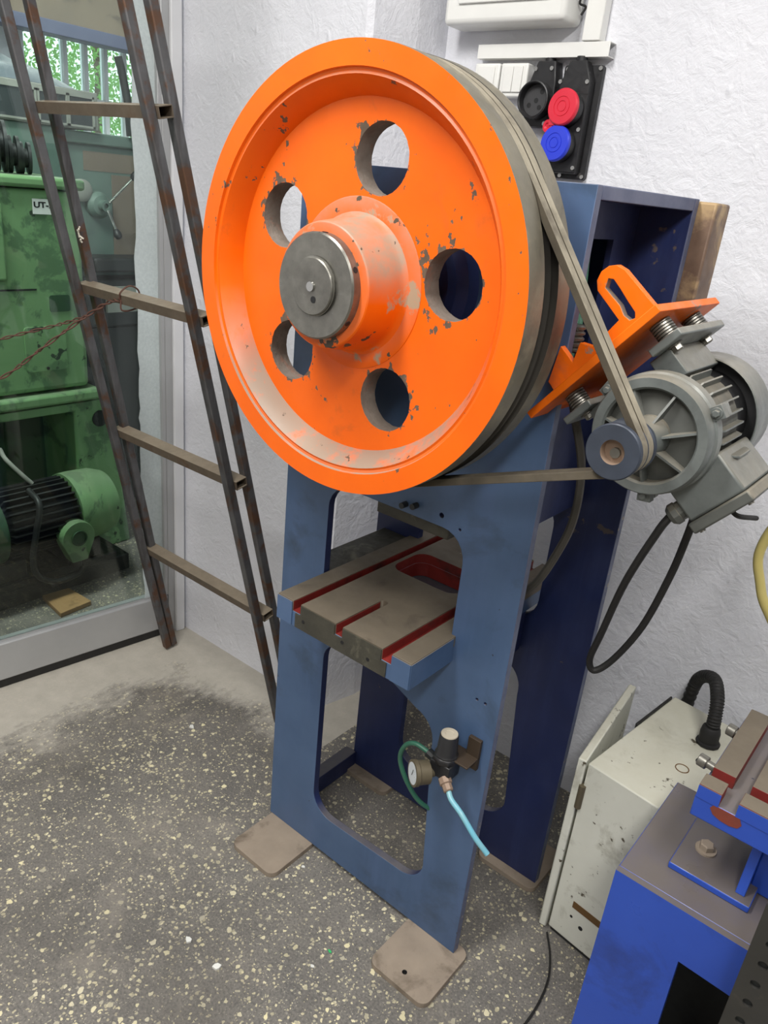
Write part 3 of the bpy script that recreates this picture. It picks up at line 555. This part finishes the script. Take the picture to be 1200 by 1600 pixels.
# single black socket
mb = MB(); mb.prism([(-1.028, 1.715), (-.968, 1.715), (-.968, 1.805), (-.975, 1.848), (-1.02, 1.848), (-1.038, 1.80), (-1.038, 1.715)], [], (0, 1.774, 0), X, Z, .034); s1 = mb.build('wall_socket', M['black'], bevel=.003)
tag(s1, 'black wall socket with an open round four-pin face', 'socket')
mb = MB(); c = V(-1.003, 1.74, 1.767); mb.lathe([(.036, 0), (.038, .004), (.0385, .03), (.036, .031), (.034, .029), (.033, .012), (0, .012)], c, -Y, 40)
mb.build('socket_ring', M['black'], s1)
mb = MB(); mb.cyl(c + V(0, -.0119, 0), c + V(0, -.0122, 0), .0325, None, 32); mb.build('socket_face', M['charcoal'], s1)
for dx, dz in ((0, 0), (-.017, -.010), (.010, -.014), (.012, .018)): mb = MB(); mb.cyl(c + V(dx, -.0125, dz), c + V(dx, -.0118, dz), .0055, None, 14); mb.build('pin_hole', M['ink'], s1)
mb = MB(); mb.cyl((-.998, 1.757, 1.848), (-.998, 1.757, 1.857), .012, None, 16); mb.build('cable_gland', M['black'], s1)
screws(s1, [(-1.022, 1.832), (-.982, 1.833), (-.980, 1.722)], 1.74)
# tall socket block with two caps
mb = MB(); mb.prism(rrect(-.962, -.868, 1.612, 1.842, .006), [], (0, 1.774, 0), X, Z, .012); s2 = mb.build('socket_panel', M['black'], bevel=.002); tag(s2, 'tall black socket panel with red and blue spring caps', 'socket panel')
mb = MB(); mb.prism([(-.955, 1.622), (-.882, 1.622), (-.882, 1.81), (-.898, 1.848), (-.938, 1.848), (-.955, 1.80)], [], (0, 1.762, 0), X, Z, .026); mb.build('socket_body', M['black'], s2, bevel=.003)
mb = MB(); mb.box(-.9555, -.8815, 1.7355, 1.736, 1.782, 1.784); mb.build('seam', M['ink'], s2)
mb = MB(); mb.cyl((-.918, 1.752, 1.848), (-.918, 1.752, 1.857), .012, None, 16); mb.build('cable_gland', M['black'], s2)
for (cx, cz, m, nm) in ((-.921, 1.752, 'redcap', 'red_cap'), (-.926, 1.679, 'bluecap', 'blue_cap')):
    o = V(cx, 1.736, cz); ax = V(-.10, -1, .06)
    mb = MB(); mb.lathe([(.036, 0), (.036, .016), (.034, .018)], o, ax, 36); mb.build('cap_collar', M['black'], s2)
    mb = MB(); mb.lathe([(.036, .018), (.0375, .020), (.0375, .027), (.035, .030), (.021, .0305), (.0205, .029), (.019, .029), (.0185, .0305), (.012, .0305), (.0115, .029), (.010, .029), (.0095, .0305), (0, .0305)], o, ax, 40); mb.build(nm, M[m], s2)
mb = MB(); mb.lathe([(.012, 0), (.0135, .002), (.0135, .006), (.007, .006), (.006, .003)], (-.957, 1.722, 1.715), (-.2, -1, 0), 20); mb.box(-.954, -.938, 1.712, 1.720, 1.716, 1.732); mb.build('cap_hinge', M['redcap'], s2, bevel=.001)
screws(s2, [(-.953, 1.834), (-.874, 1.836), (-.955, 1.620), (-.874, 1.618), (-.93, 1.618)], 1.762)
screws(s2, [(-.953, 1.806), (-.888, 1.806), (-.889, 1.712), (-.887, 1.634)], 1.736)

# ------------------------------------------------------------------ grimy white enclosure on the floor
ANG = math.radians(-6.8); EC = V(-.402, 1.325, 0); EX = V(math.cos(ANG), math.sin(ANG), 0); EY = V(-math.sin(ANG), math.cos(ANG), 0)
TE = Matrix(((EX.x, EY.x, 0, EC.x), (EX.y, EY.y, 0, EC.y), (0, 0, 1, 0), (0, 0, 0, 1)))
EN = thing('electrical_enclosure', 'grimy white steel enclosure standing open on the floor between press and blue bench', 'enclosure', EC)
mb = MB(); mb.box(0, .27, 0, .385, .012, .488, 0, TE); mb.box(.004, .266, .004, .38, 0, .012, 1, TE); mb.build('body', [M['cabinet'], M['iron']], EN, bevel=.003)
a2 = math.radians(5.5); d2 = V(-math.sin(a2), math.cos(a2), 0); n2 = V(-d2.y, d2.x, 0); c2 = EC + EX * -.004
TD = Matrix(((n2.x, d2.x, 0, c2.x), (n2.y, d2.y, 0, c2.y), (0, 0, 1, 0), (0, 0, 0, 1)))
mb = MB(); mb.box(0, .018, -.004, .345, .004, .492, 0, TD); dr = mb.build('enclosure_door', M['cabinet'], EN, bevel=.003)
q = TD @ V(-.004, -.003, 0)
for z0 in (.37,): mb = MB(); mb.cyl(q + Z * z0, q + Z * (z0 + .06), .0075, None, 14); mb.build('hinge', M['brass'], dr)
mb = MB(); mb.box(-.004, .001, .20, .37, .478, .494, 0, TE); mb.build('rubber_gasket', M['rubber'], EN, bevel=.002)
def face_disc(pts, m, nm, top=False):
    for (u, w, r) in pts:
        mb = MB()
        if top: mb.cyl(TE @ V(u, w, .4880), TE @ V(u, w, .4886), r, None, 20)
        else: mb.cyl(TE @ V(u, 0, w), TE @ V(u, -.0006, w), r, None, 14)
        mb.build(nm, m, EN)
face_disc([(.152, .205, .012)], M['ink'], 'knockout_hole', True)
mb = MB(); mb.lathe([(.0125, 0), (.0125, .001), (.0145, .001), (.0145, 0)], TE @ V(.135, .15, .488), Z, 24, 0, True); mb.build('knockout_ring', M['brown'], EN)
face_disc([(.048, .085, .0035), (.075, .072, .0055)], M['ink'], 'screw_hole')
mb = MB(); mb.box(.045, .118, -.0012, 0, .112, .130, 0, TE); mb.build('brown_label', M['brown'], EN)
cf = TE @ V(.132, .278, .488)
mb = MB(); mb.lathe([(.026, 0), (.026, .006), (.021, .008), (.0215, .03), (.019, .042), (.017, .044)], cf, V(-.05, .05, 1), 12); mb.build('conduit_fitting', M['rubber'], EN)
top_p = spline([cf + V(0, .004, .03), cf + V(-.004, .01, .07), cf + V(-.015, .035, .100), cf + V(-.04, .085, .108), cf + V(-.075, .13, .075), cf + V(-.09, .15, .02), cf + V(-.095, .152, -.12), cf + V(-.095, .152, -.3)], 26)
mb = MB(); mb.tube(top_p, lambda i: .0135 + (.0018 if (i // 2) % 2 else 0), 16); tag(mb.build('corrugated_conduit', M['rubber'], EN), 'black corrugated conduit')
mb = MB(); mb.tube(spline([V(-.395, 1.31, .006), V(-.36, 1.26, .004), V(-.335, 1.2, .004), V(-.325, 1.12, .004), V(-.33, 1.02, .004)]), .0025, 6); tag(mb.build('floor_cable', M['rubber']), 'thin black wire on the floor in front of the white enclosure', 'cable')

# ------------------------------------------------------------------ blue bench with slotted table
BN = thing('machine_bench', 'bright blue steel bench carrying a slotted table at the lower right', 'bench', (.1, 1.13, 0))
BZ = .60
mb = MB(); mb.prism([(-.217, .0), (-.085, .0), (-.093, .505), (-.018, .503), (.30, .497), (.30, .0), (.43, .0), (.43, BZ), (-.217, BZ)], [], (0, .985, 0), X, Z, -.012); mb.build('front_panel', M['bench'], BN, bevel=.002)
mb = MB(); mb.box(-.217, .43, .997, 1.262, BZ - .012, BZ + .0); mb.build('bench_top', M['bench'], BN, bevel=.002)
mb = MB(); mb.box(-.217, -.205, .997, 1.262, 0, BZ - .012); mb.build('side_panel', M['bench'], BN, bevel=.002)
mb = MB(); mb.box(.418, .43, .997, 1.262, 0, BZ - .012); mb.build('side_panel', M['bench'], BN, bevel=.002)
mb = MB(); mb.box(-.205, .418, 1.25, 1.262, 0, BZ - .012); mb.build('rear_panel', M['iron'], BN)  # darkness of the bench interior is put into this panel's colour
mb = MB(); mb.box(-.158, -.034, 1.05, 1.20, BZ, BZ + .012); mb.build('base_flange', M['bench'], BN, bevel=.002)
mb = MB(); hexbolt(mb, (-.122, 1.118, BZ + .012), Z, .0115, .011); mb.build('hex_bolt', M['plate'], BN)
mb = MB(); mb.prism([(1.065, BZ + .012), (1.215, BZ + .012), (1.215, .731), (1.10, .731)], [], (-.06, 0, 0), Y, Z, .014); mb.build('gusset', M['bench'], BN, bevel=.001)
mb = MB(); mb.box(-.046, .3, 1.10, 1.23, BZ + .001, .731); mb.build('pedestal', M['bench'], BN, bevel=.002)
mb = MB(); mb.box(-.149, .40, 1.03, 1.29, .7315, .768); ST = mb.build('slotted_table', [M['bench']], BN, bevel=.002)
def tstrip(x0, x1, y0, y1):
    mb = MB(); mb.prism([(x0, y0), (x1, y0), (x1, y1), (x0, y1)], [], (0, 0, .7682), X, Y, .0218, 0, 0, 1); mb.build('table_strip', [M['table'], M['red']], ST, bevel=.0008)
xs = [-.148, -.115, -.0, .10, .25, .40]
for k in range(4):
    a, b = (-.148, -.115) if k == 0 else (-.091 + (k - 1) * .15, .035 + (k - 1) * .15)
    tstrip(a, b, 1.0305, 1.062); tstrip(a + .004, b + .004, 1.084, 1.29)
for a, b in ((-.148, -.1152), (-.0908, .034), (.06, .18)):
    mb = MB(); mb.box(a, b, 1.029, 1.0302, .767, .789); mb.build('painted_edge', M['bench'], ST)
mb = MB(); mb.prism([(-.121, .7675), (-.125, .760), (-.119, .7515), (-.108, .7475), (-.094, .7465), (-.083, .7495), (-.079, .757), (-.084, .7675)], [], (0, 1.0298, 0), X, Z, .0006); mb.build('primer_patch', M['primer'], ST)
for x, yy in ((-.170, 1.100), (-.160, 1.215)):
    mb = MB(); p = V(x, yy, .781); d = V(1, -.12, -.05).normalized(); mb.lathe([(.006, .001), (.0055, 0), (.0095, 0), (.0105, .001), (.0105, .013), (.0095, .014), (.0065, .014), (.0065, .04)], p, d, 20); mb.build('cap_screw', M['steel'], ST)

# perforated strip in the right foreground
mb = MB(); hs = [circle(.0075, .745 - .036 * k, .0065, 16) for k in range(20)]
mb.prism([(-.014, .01), (.075, .01), (.075, .772), (-.006, .772), (-.014, .764)], hs, (0, .9, 0), X, Z, -.004, 0, 0); mb.box(.071, .075, .904, .97, .01, .772)
mb.box(-.006, .071, .9045, .906, .012, .77, 1)  # dark backing sheet added so the holes look shaded inside
tag(mb.build('perforated_angle', [M['strip'], M['iron']]), 'dark steel angle with a row of punched holes in front of the blue bench', 'angle bar')
# yellow hose at the right edge
mb = MB(); mb.tube(spline([(-.05, 1.45, 1.34), (-.13, 1.42, 1.25), (-.2, 1.4, 1.12), (-.225, 1.4, 1.03), (-.209, 1.4, .97), (-.185, 1.4, .925), (-.13, 1.42, .86), (-.05, 1.5, .82), (.04, 1.6, .83)]), .0085, 12)
tag(mb.build('air_hose', M['yellow']), 'pale yellow hose hanging by the wall at the right edge', 'hose')

# ------------------------------------------------------------------ debris on the floor
def chip(x, y, r, m, label, cat='debris'):
    mb = MB(); n = 6; pts = [(x + r * random.uniform(.5, 1.1) * math.cos(2 * PI * k / n), y + r * random.uniform(.4, .9) * math.sin(2 * PI * k / n)) for k in range(n)]
    mb.prism(pts, [], (0, 0, .0005), X, Y, r * .5); tag(mb.build('floor_chip', m, bevel=.0006), label, cat, 'bits of debris on the floor')
chip(-.728, .93, .0055, M['chipg'], 'small green plastic bit on the floor left of the right foot plate')
chip(-1.534, 1.179, .010, M['chipw'], 'white chip on the floor near the pale screed')
chip(-.968, .736, .011, M['chipw'], 'white shard on the floor in the left foreground')
chip(-.876, .737, .012, M['chipw'], 'largest white shard on the floor in the foreground')
chip(-.731, .879, .006, M['chipw'], 'small white chip in front of the green plastic bit')
chip(-1.19, 1.33, .012, M['chipw'], 'white flake on the floor seen through the press window')
chip(-.93, 1.05, .006, M['chipw'], 'white chip beside the left foot plate')

# ------------------------------------------------------------------ the next room, behind the glass
mb = MB(); wy0, wy1, wz0, wz1 = 2.74, 3.75, 1.15, 2.45
mb.prism([(-2.6, 0), (4.2, 0), (4.2, 2.9), (-2.6, 2.9)], [[(wy0, wz0), (wy1, wz0), (wy1, wz1), (wy0, wz1)]], (-5.2, 0, 0), Y, Z, -.2); struct(mb.build('wall_far', M['plaster'], smooth=0))
mb = MB(); mb.box(-5.4, 2.4, 4.1, 4.2, 0, 2.9); struct(mb.build('wall_end', M['plaster'], smooth=0))
win = thing('window_1', 'white framed window with narrow panes in the next room', None, (-5.25, 3.2, wz0), kind='structure')
ys = [wy0 + (wy1 - wy0) * k / 7 for k in range(8)]
for y in ys: mb = MB(); mb.box(-5.28, -5.23, y - .014, y + .014, wz0, wz1); mb.build('mullion', M['pvc'], win)
for z in (wz0, 1.9, wz1): mb = MB(); mb.box(-5.275, -5.235, wy0, wy1, z - .014, z + .014); mb.build('transom', M['pvc'], win)
for a, b in zip(ys, ys[1:]):
    for c, d in ((wz0, 1.9), (1.9, wz1)): mb = MB(); mb.box(-5.257, -5.253, a + .014, b - .014, c + .014, d - .014); mb.build('pane', M['glass'], win, smooth=0)
mb = MB(); mb.box(-5.0, -4.85, -2.6, 4.1, 2.19, 2.262); struct(mb.build('trim_3', M['beam'], bevel=.004))
mb = MB(); mb.box(-5.0, -4.9, -2.6, 4.1, 2.262, 2.9); struct(mb.build('wall_upper', M['stucco'], smooth=0))
# tree outside
tr = thing('tree', 'sunlit green tree outside the far window', 'tree', (-7.0, 4.3, 0))
mb = MB(); mb.tube([(-7, 4.3, 0), (-7.02, 4.3, 1.0), (-6.95, 4.35, 2.2), (-7, 4.3, 3)], lambda i: .09 - .02 * i, 10); mb.build('trunk', M['bark'], tr)
mb = MB()
for k in range(5000):
    c = V(-7, 4.3, 2.1) + V(random.gauss(0, .45), random.gauss(0, .5), random.gauss(0, .42)); a = V(random.uniform(-1, 1), random.uniform(-1, 1), random.uniform(-1, 1)).normalized(); b = a.orthogonal().normalized(); r = random.uniform(.02, .035)
    mb.add([c, c + a * r + b * r * .4, c + a * r * 2, c + a * r - b * r * .4], [(0, 1, 2, 3)])
mb.build('foliage', M['leaf'], tr, smooth=0)['kind'] = 'stuff'
# green machine
GM = thing('machine_tool', 'worn light green machine tool behind the glass door', 'machine', (-2.95, 1.25, 0))
mb = MB(); mb.box(-3.13, -2.75, .55, 1.62, .72, 1.432); mb.build('body', M['green'], GM, bevel=.02, seg=3)
mb = MB(); mb.box(-3.15, -2.735, .55, 1.635, 1.436, 1.474); mb.build('top_cap', M['green'], GM, bevel=.012)
mb = MB(); mb.box(-3.15, -2.725, .55, 1.66, .668, .712); mb.build('ledge', M['green'], GM, bevel=.012)
mb = MB(); mb.prism([(.55, 0), (1.78, 0), (1.70, .66), (.55, .66)], [[(.62, .04), (1.545, .04), (1.545, .625), (.62, .625)]], (-2.75, 0, 0), Y, Z, -.3); mb.build('base_frame', M['green'], GM, bevel=.008)
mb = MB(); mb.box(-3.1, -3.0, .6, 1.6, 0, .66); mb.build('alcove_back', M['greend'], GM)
mb = MB(); mb.box(-2.7495, -2.748, .55, 1.43, 1.094, 1.100); mb.build('seam', M['ink'], GM)
mb = MB(); mb.box(-2.751, -2.732, .95, 1.325, 1.13, 1.385); mb.build('cover', M['green'], GM, bevel=.012, seg=3)
mb = MB(); mb.prism(rrect(1.475, 1.555, 1.015, 1.075, .01), [], (-2.751, 0, 0), Y, Z, .004); mb.build('recessed_pull', M['greend'], GM)
mb = MB(); mb.prism(rrect(1.37, 1.53, .80, .965, .012), [], (-2.752, 0, 0), Y, Z, .006); pn = mb.build('cover_plate', M['green'], GM, bevel=.001)
mb = MB(); mb.cyl((-2.7455, 1.45, .81), (-2.742, 1.45, .81), .006, None, 10); mb.build('screw', M['iron'], pn)
mb = MB(); mb.cyl((-2.7485, 1.655, .582), (-2.7465, 1.655, .582), .034, None, 28); mb.build('round_port', M['iron'], GM)
mb = MB(); mb.box(-2.7488, -2.746, 1.437, 1.535, 1.352, 1.402); lb = mb.build('label_plate', M['white'], GM)
cu = bpy.data.curves.new('label_text', 'FONT'); cu.body = 'UT-2'; cu.size = .026; cu.extrude = .0003; cu.offset = .0009
to = bpy.data.objects.new('label_text', cu); COL.objects.link(to); bpy.context.view_layer.update()
me = bpy.data.meshes.new_from_object(to.evaluated_get(bpy.context.evaluated_depsgraph_get())); COL.objects.unlink(to); bpy.data.objects.remove(to)
me.materials.clear(); me.materials.append(M['ink'])
lt = bpy.data.objects.new('lettering', me); COL.objects.link(lt); lt.parent = lb
lt.matrix_local = Matrix(((0, 0, 1, -2.7455), (1.3, 0, 0, 1.441), (0, 1, 0, 1.372), (0, 0, 0, 1))); lt.location = V(-2.7455, 1.440, 1.374) - world_loc(lb)
# its drive motor: axis along y
GC = V(-2.60, 0, .300)
mb = MB(); mb.lathe([(0, 1.12), (.105, 1.12), (.105, 1.42), (0, 1.42)], GC, Y, 40); GMO = mb.build('drive_motor', M['iron'], GM)
mb = MB(); mb.lathe([(.0, .96), (.09, .96), (.125, .99), (.135, 1.06), (.135, 1.12), (.105, 1.125)], GC, Y, 40); mb.build('end_bell', M['greend'], GMO)
mb = MB(); mb.lathe([(.105, 1.40), (.137, 1.40), (.139, 1.44), (.135, 1.52), (.118, 1.565), (.07, 1.585), (.0, 1.588)], GC, Y, 40); mb.build('end_bell', M['green'], GMO)
mb = MB(); mb.add([(.10, 1.125, -.003), (.132, 1.14, -.003), (.132, 1.395, -.003), (.10, 1.40, -.003), (.10, 1.125, .003), (.132, 1.14, .003), (.132, 1.395, .003), (.10, 1.40, .003)], [(3, 2, 1, 0), (4, 5, 6, 7), (0, 1, 5, 4), (1, 2, 6, 5), (2, 3, 7, 6), (3, 0, 4, 7)])
fm2 = mb.mesh('cooling_fin', M['iron'], (0, 0, 0), 0)
for k in range(30):
    f = bpy.data.objects.new('cooling_fin', fm2); COL.objects.link(f); f.parent = GMO; f.location = GC - world_loc(GMO); f.rotation_euler = (0, -math.radians(12 * k), 0)
mb = MB(); tcx = V(-2.468, 1.36, .245); mb.prism(arc(tcx.y, tcx.z, .064, -20, 200, 16) + [(tcx.y - .03, tcx.z - .095), (tcx.y + .03, tcx.z - .095)], [], (tcx.x - .02, 0, 0), Y, Z, .05); tb = mb.build('terminal_cover', M['green'], GMO, bevel=.012, seg=3)
mb = MB(); mb.lathe([(.0, .031), (.024, .031), (.026, .036), (.030, .036), (.031, .03)], tcx, X, 28); mb.build('cover_ring', M['greend'], GMO)
mb = MB(); mb.cyl(tcx + V(0, 0, -.092), tcx + V(0, 0, -.125), .018, None, 14); mb.build('cable_gland', M['iron'], GMO)
mb = MB(); mb.tube(spline([(-2.55, 1.24, .43), (-2.47, 1.235, .40), (-2.46, 1.21, .30), (-2.46, 1.19, .20), (-2.46, 1.205, .13), (-2.46, 1.27, .085), (-2.465, 1.36, .085), (-2.47, 1.39, .11)]), .011, 12); mb.build('motor_conduit', M['iron'], GM)
mb = MB(); mb.tube(spline([(-2.74, 1.24, .53), (-2.66, 1.22, .52), (-2.62, 1.25, .47), (-2.6, 1.28, .43)]), .008, 10); mb.build('motor_conduit', M['greyframe'], GM)
mb = MB(); mb.box(-2.76, -2.515, 1.0, 1.56, .07, .10); mb.box(-2.75, -2.53, 1.05, 1.2, .10, .175); mb.box(-2.75, -2.53, 1.36, 1.5, .10, .175); mb.box(-2.76, -2.52, .8, 1.62, 0, .07); mb.build('motor_base', M['iron'], GM, bevel=.004)
# reels lying on the machine
for k, (y, r) in enumerate(((1.33, .085), (1.375, .082), (1.42, .06), (1.46, .052))):
    mb = MB(); mb.lathe([(r * .45, 0), (r, 0), (r, .012), (r * .6, .012), (r * .6, .026), (r, .026), (r, .036), (r * .45, .036)], (-2.86, y, 1.475 + r), V(.35, 1, 0), 32, closed=True)
    tag(mb.build('cable_reel', M['iron']), ['largest dark reel on top of the green machine, leftmost', 'second dark reel on top of the green machine', 'third, smaller dark reel on the green machine', 'smallest dark reel on the green machine, rightmost'][k], 'reel', 'reels on the green machine')
# control cabinet with little windows further back
CC = thing('control_cabinet', 'grey windowed control cabinet under a plastic sheet behind the green machine', 'cabinet', (-3.45, 1.7, 0))
mb = MB(); mb.box(-3.7, -3.21, 1.3, 1.832, 0, 1.652); mb.build('pedestal', M['sage'], CC, bevel=.006)
mb = MB(); mb.box(-3.7, -3.2, 1.25, 1.985, 1.653, 1.795); mb.build('body', M['greyframe'], CC, bevel=.004)
for a, b in ((1.56, 1.71), (1.73, 1.84), (1.855, 1.955)):
    mb = MB(); mb.box(-3.2, -3.196, a, b, 1.667, 1.77); w = mb.build('window_pane', M['pane'], CC)
    mb = MB()
    for q in ((a - .008, b + .008, 1.66, 1.668), (a - .008, b + .008, 1.769, 1.777), (a - .008, a, 1.66, 1.777), (b, b + .008, 1.66, 1.777)): mb.box(-3.199, -3.19, q[0], q[1], q[2], q[3])
    mb.build('window_frame', M['greyframe'], w)
mb = MB(); n = 14; vs = []; fs = []
for i in range(n):
    for j in range(n):
        u, v = i / (n - 1), j / (n - 1); h = .085 * math.sin(PI * min(1, max(0, v))) ** .6 * math.sin(PI * u) ** .5 * (.75 + .5 * random.random()); vs.append((-3.66 + .44 * u, 1.45 + .45 * v, 1.797 + h))
for i in range(n - 1):
    for j in range(n - 1): fs.append((i * n + j, (i + 1) * n + j, (i + 1) * n + j + 1, i * n + j + 1))
vs += [(p[0], p[1], 1.796) for p in vs[:n * n]]; fs += [tuple(q + n * n for q in f[::-1]) for f in fs[:]]
mb.add(vs, fs); tag(mb.build('plastic_sheet', M['sheet'], smooth=60), 'crumpled grey plastic sheet on the windowed control cabinet', 'sheet')
# drilling machine with levers
DM = thing('drilling_machine', 'dark sage drilling machine with ball-ended levers seen through the glass', 'machine', (-3.45, 2.05, 0))
mb = MB(); mb.box(-3.7, -3.24, 1.86, 2.42, 1.05, 1.60); mb.build('head', M['sage'], DM, bevel=.01)
mb = MB(); mb.box(-3.72, -3.22, 1.84, 2.44, 1.60, 1.648); mb.build('head_cap', M['sage'], DM, bevel=.008)
mb = MB(); mb.box(-3.7, -3.238, 1.93, 2.42, 1.50, 1.575); mb.build('trim_panel', M['stucco'], DM)
mb = MB(); mb.box(-3.7, -3.236, 2.06, 2.42, 1.12, 1.49); mb.build('trim_panel', M['stucco'], DM)
mb = MB(); mb.box(-3.7, -3.15, 1.84, 2.45, 0, .86); mb.build('lower_body', M['iron'], DM, bevel=.01)
mb = MB(); mb.box(-3.7, -3.12, 1.84, 2.45, .86, 1.07); mb.box(-3.6, -3.1, 1.88, 2.30, 1.10, 1.16); mb.build('cross_slide', M['iron'], DM, bevel=.01)
mb = MB(); mb.box(-3.115, -3.10, 1.93, 2.12, .93, 1.04); sp = mb.build('scale_plate', M['greyframe'], DM)
mb = MB(); hb = V(-3.24, 1.985, 1.365); mb.lathe([(.055, 0), (.055, .02), (.04, .04), (.024, .045), (.022, .075), (.012, .075), (.010, .06)], hb, X, 28); mb.build('lever_hub', M['sage'], DM)
mb = MB(); mb.lathe([(.045, 0), (.045, .02), (.03, .03), (0, .03)], hb + V(0, -.075, .055), X, 24); mb.build('dial', M['greyframe'], DM)
for d in (V(.06, .105, .13), V(.06, .012, -.105)):
    p = hb + V(.07, 0, 0) + d.normalized() * .02; q = hb + V(.07, 0, 0) + d
    mb = MB(); mb.cyl(p, q, .006, None, 10, 0); mb.lathe([(0, -.02), (.010, -.018), (.016, -.004), (.017, .008), (.012, .02), (0, .024)], q, d, 18, 1); mb.build('lever', [M['chrome'], M['black']], DM)
mb = MB(); mb.tube([(-3.2, 2.085, 1.945), (-3.2, 2.10, 1.90), (-3.2, 2.125, 1.79), (-3.2, 2.135, 1.65)], .017, 12); tag(mb.build('pipe', M['iron']), 'dark upright pipe rising from the drilling machine before the far window', 'pipe')
mb = MB(); mb.prism([(-2.506, 1.234), (-2.496, 1.337), (-2.355, 1.346), (-2.345, 1.218)], [], (0, 0, .001), X, Y, .018); tag(mb.build('wood_block', M['wood'], bevel=.002), 'offcut of raw wood on the floor behind the glass', 'wood block')
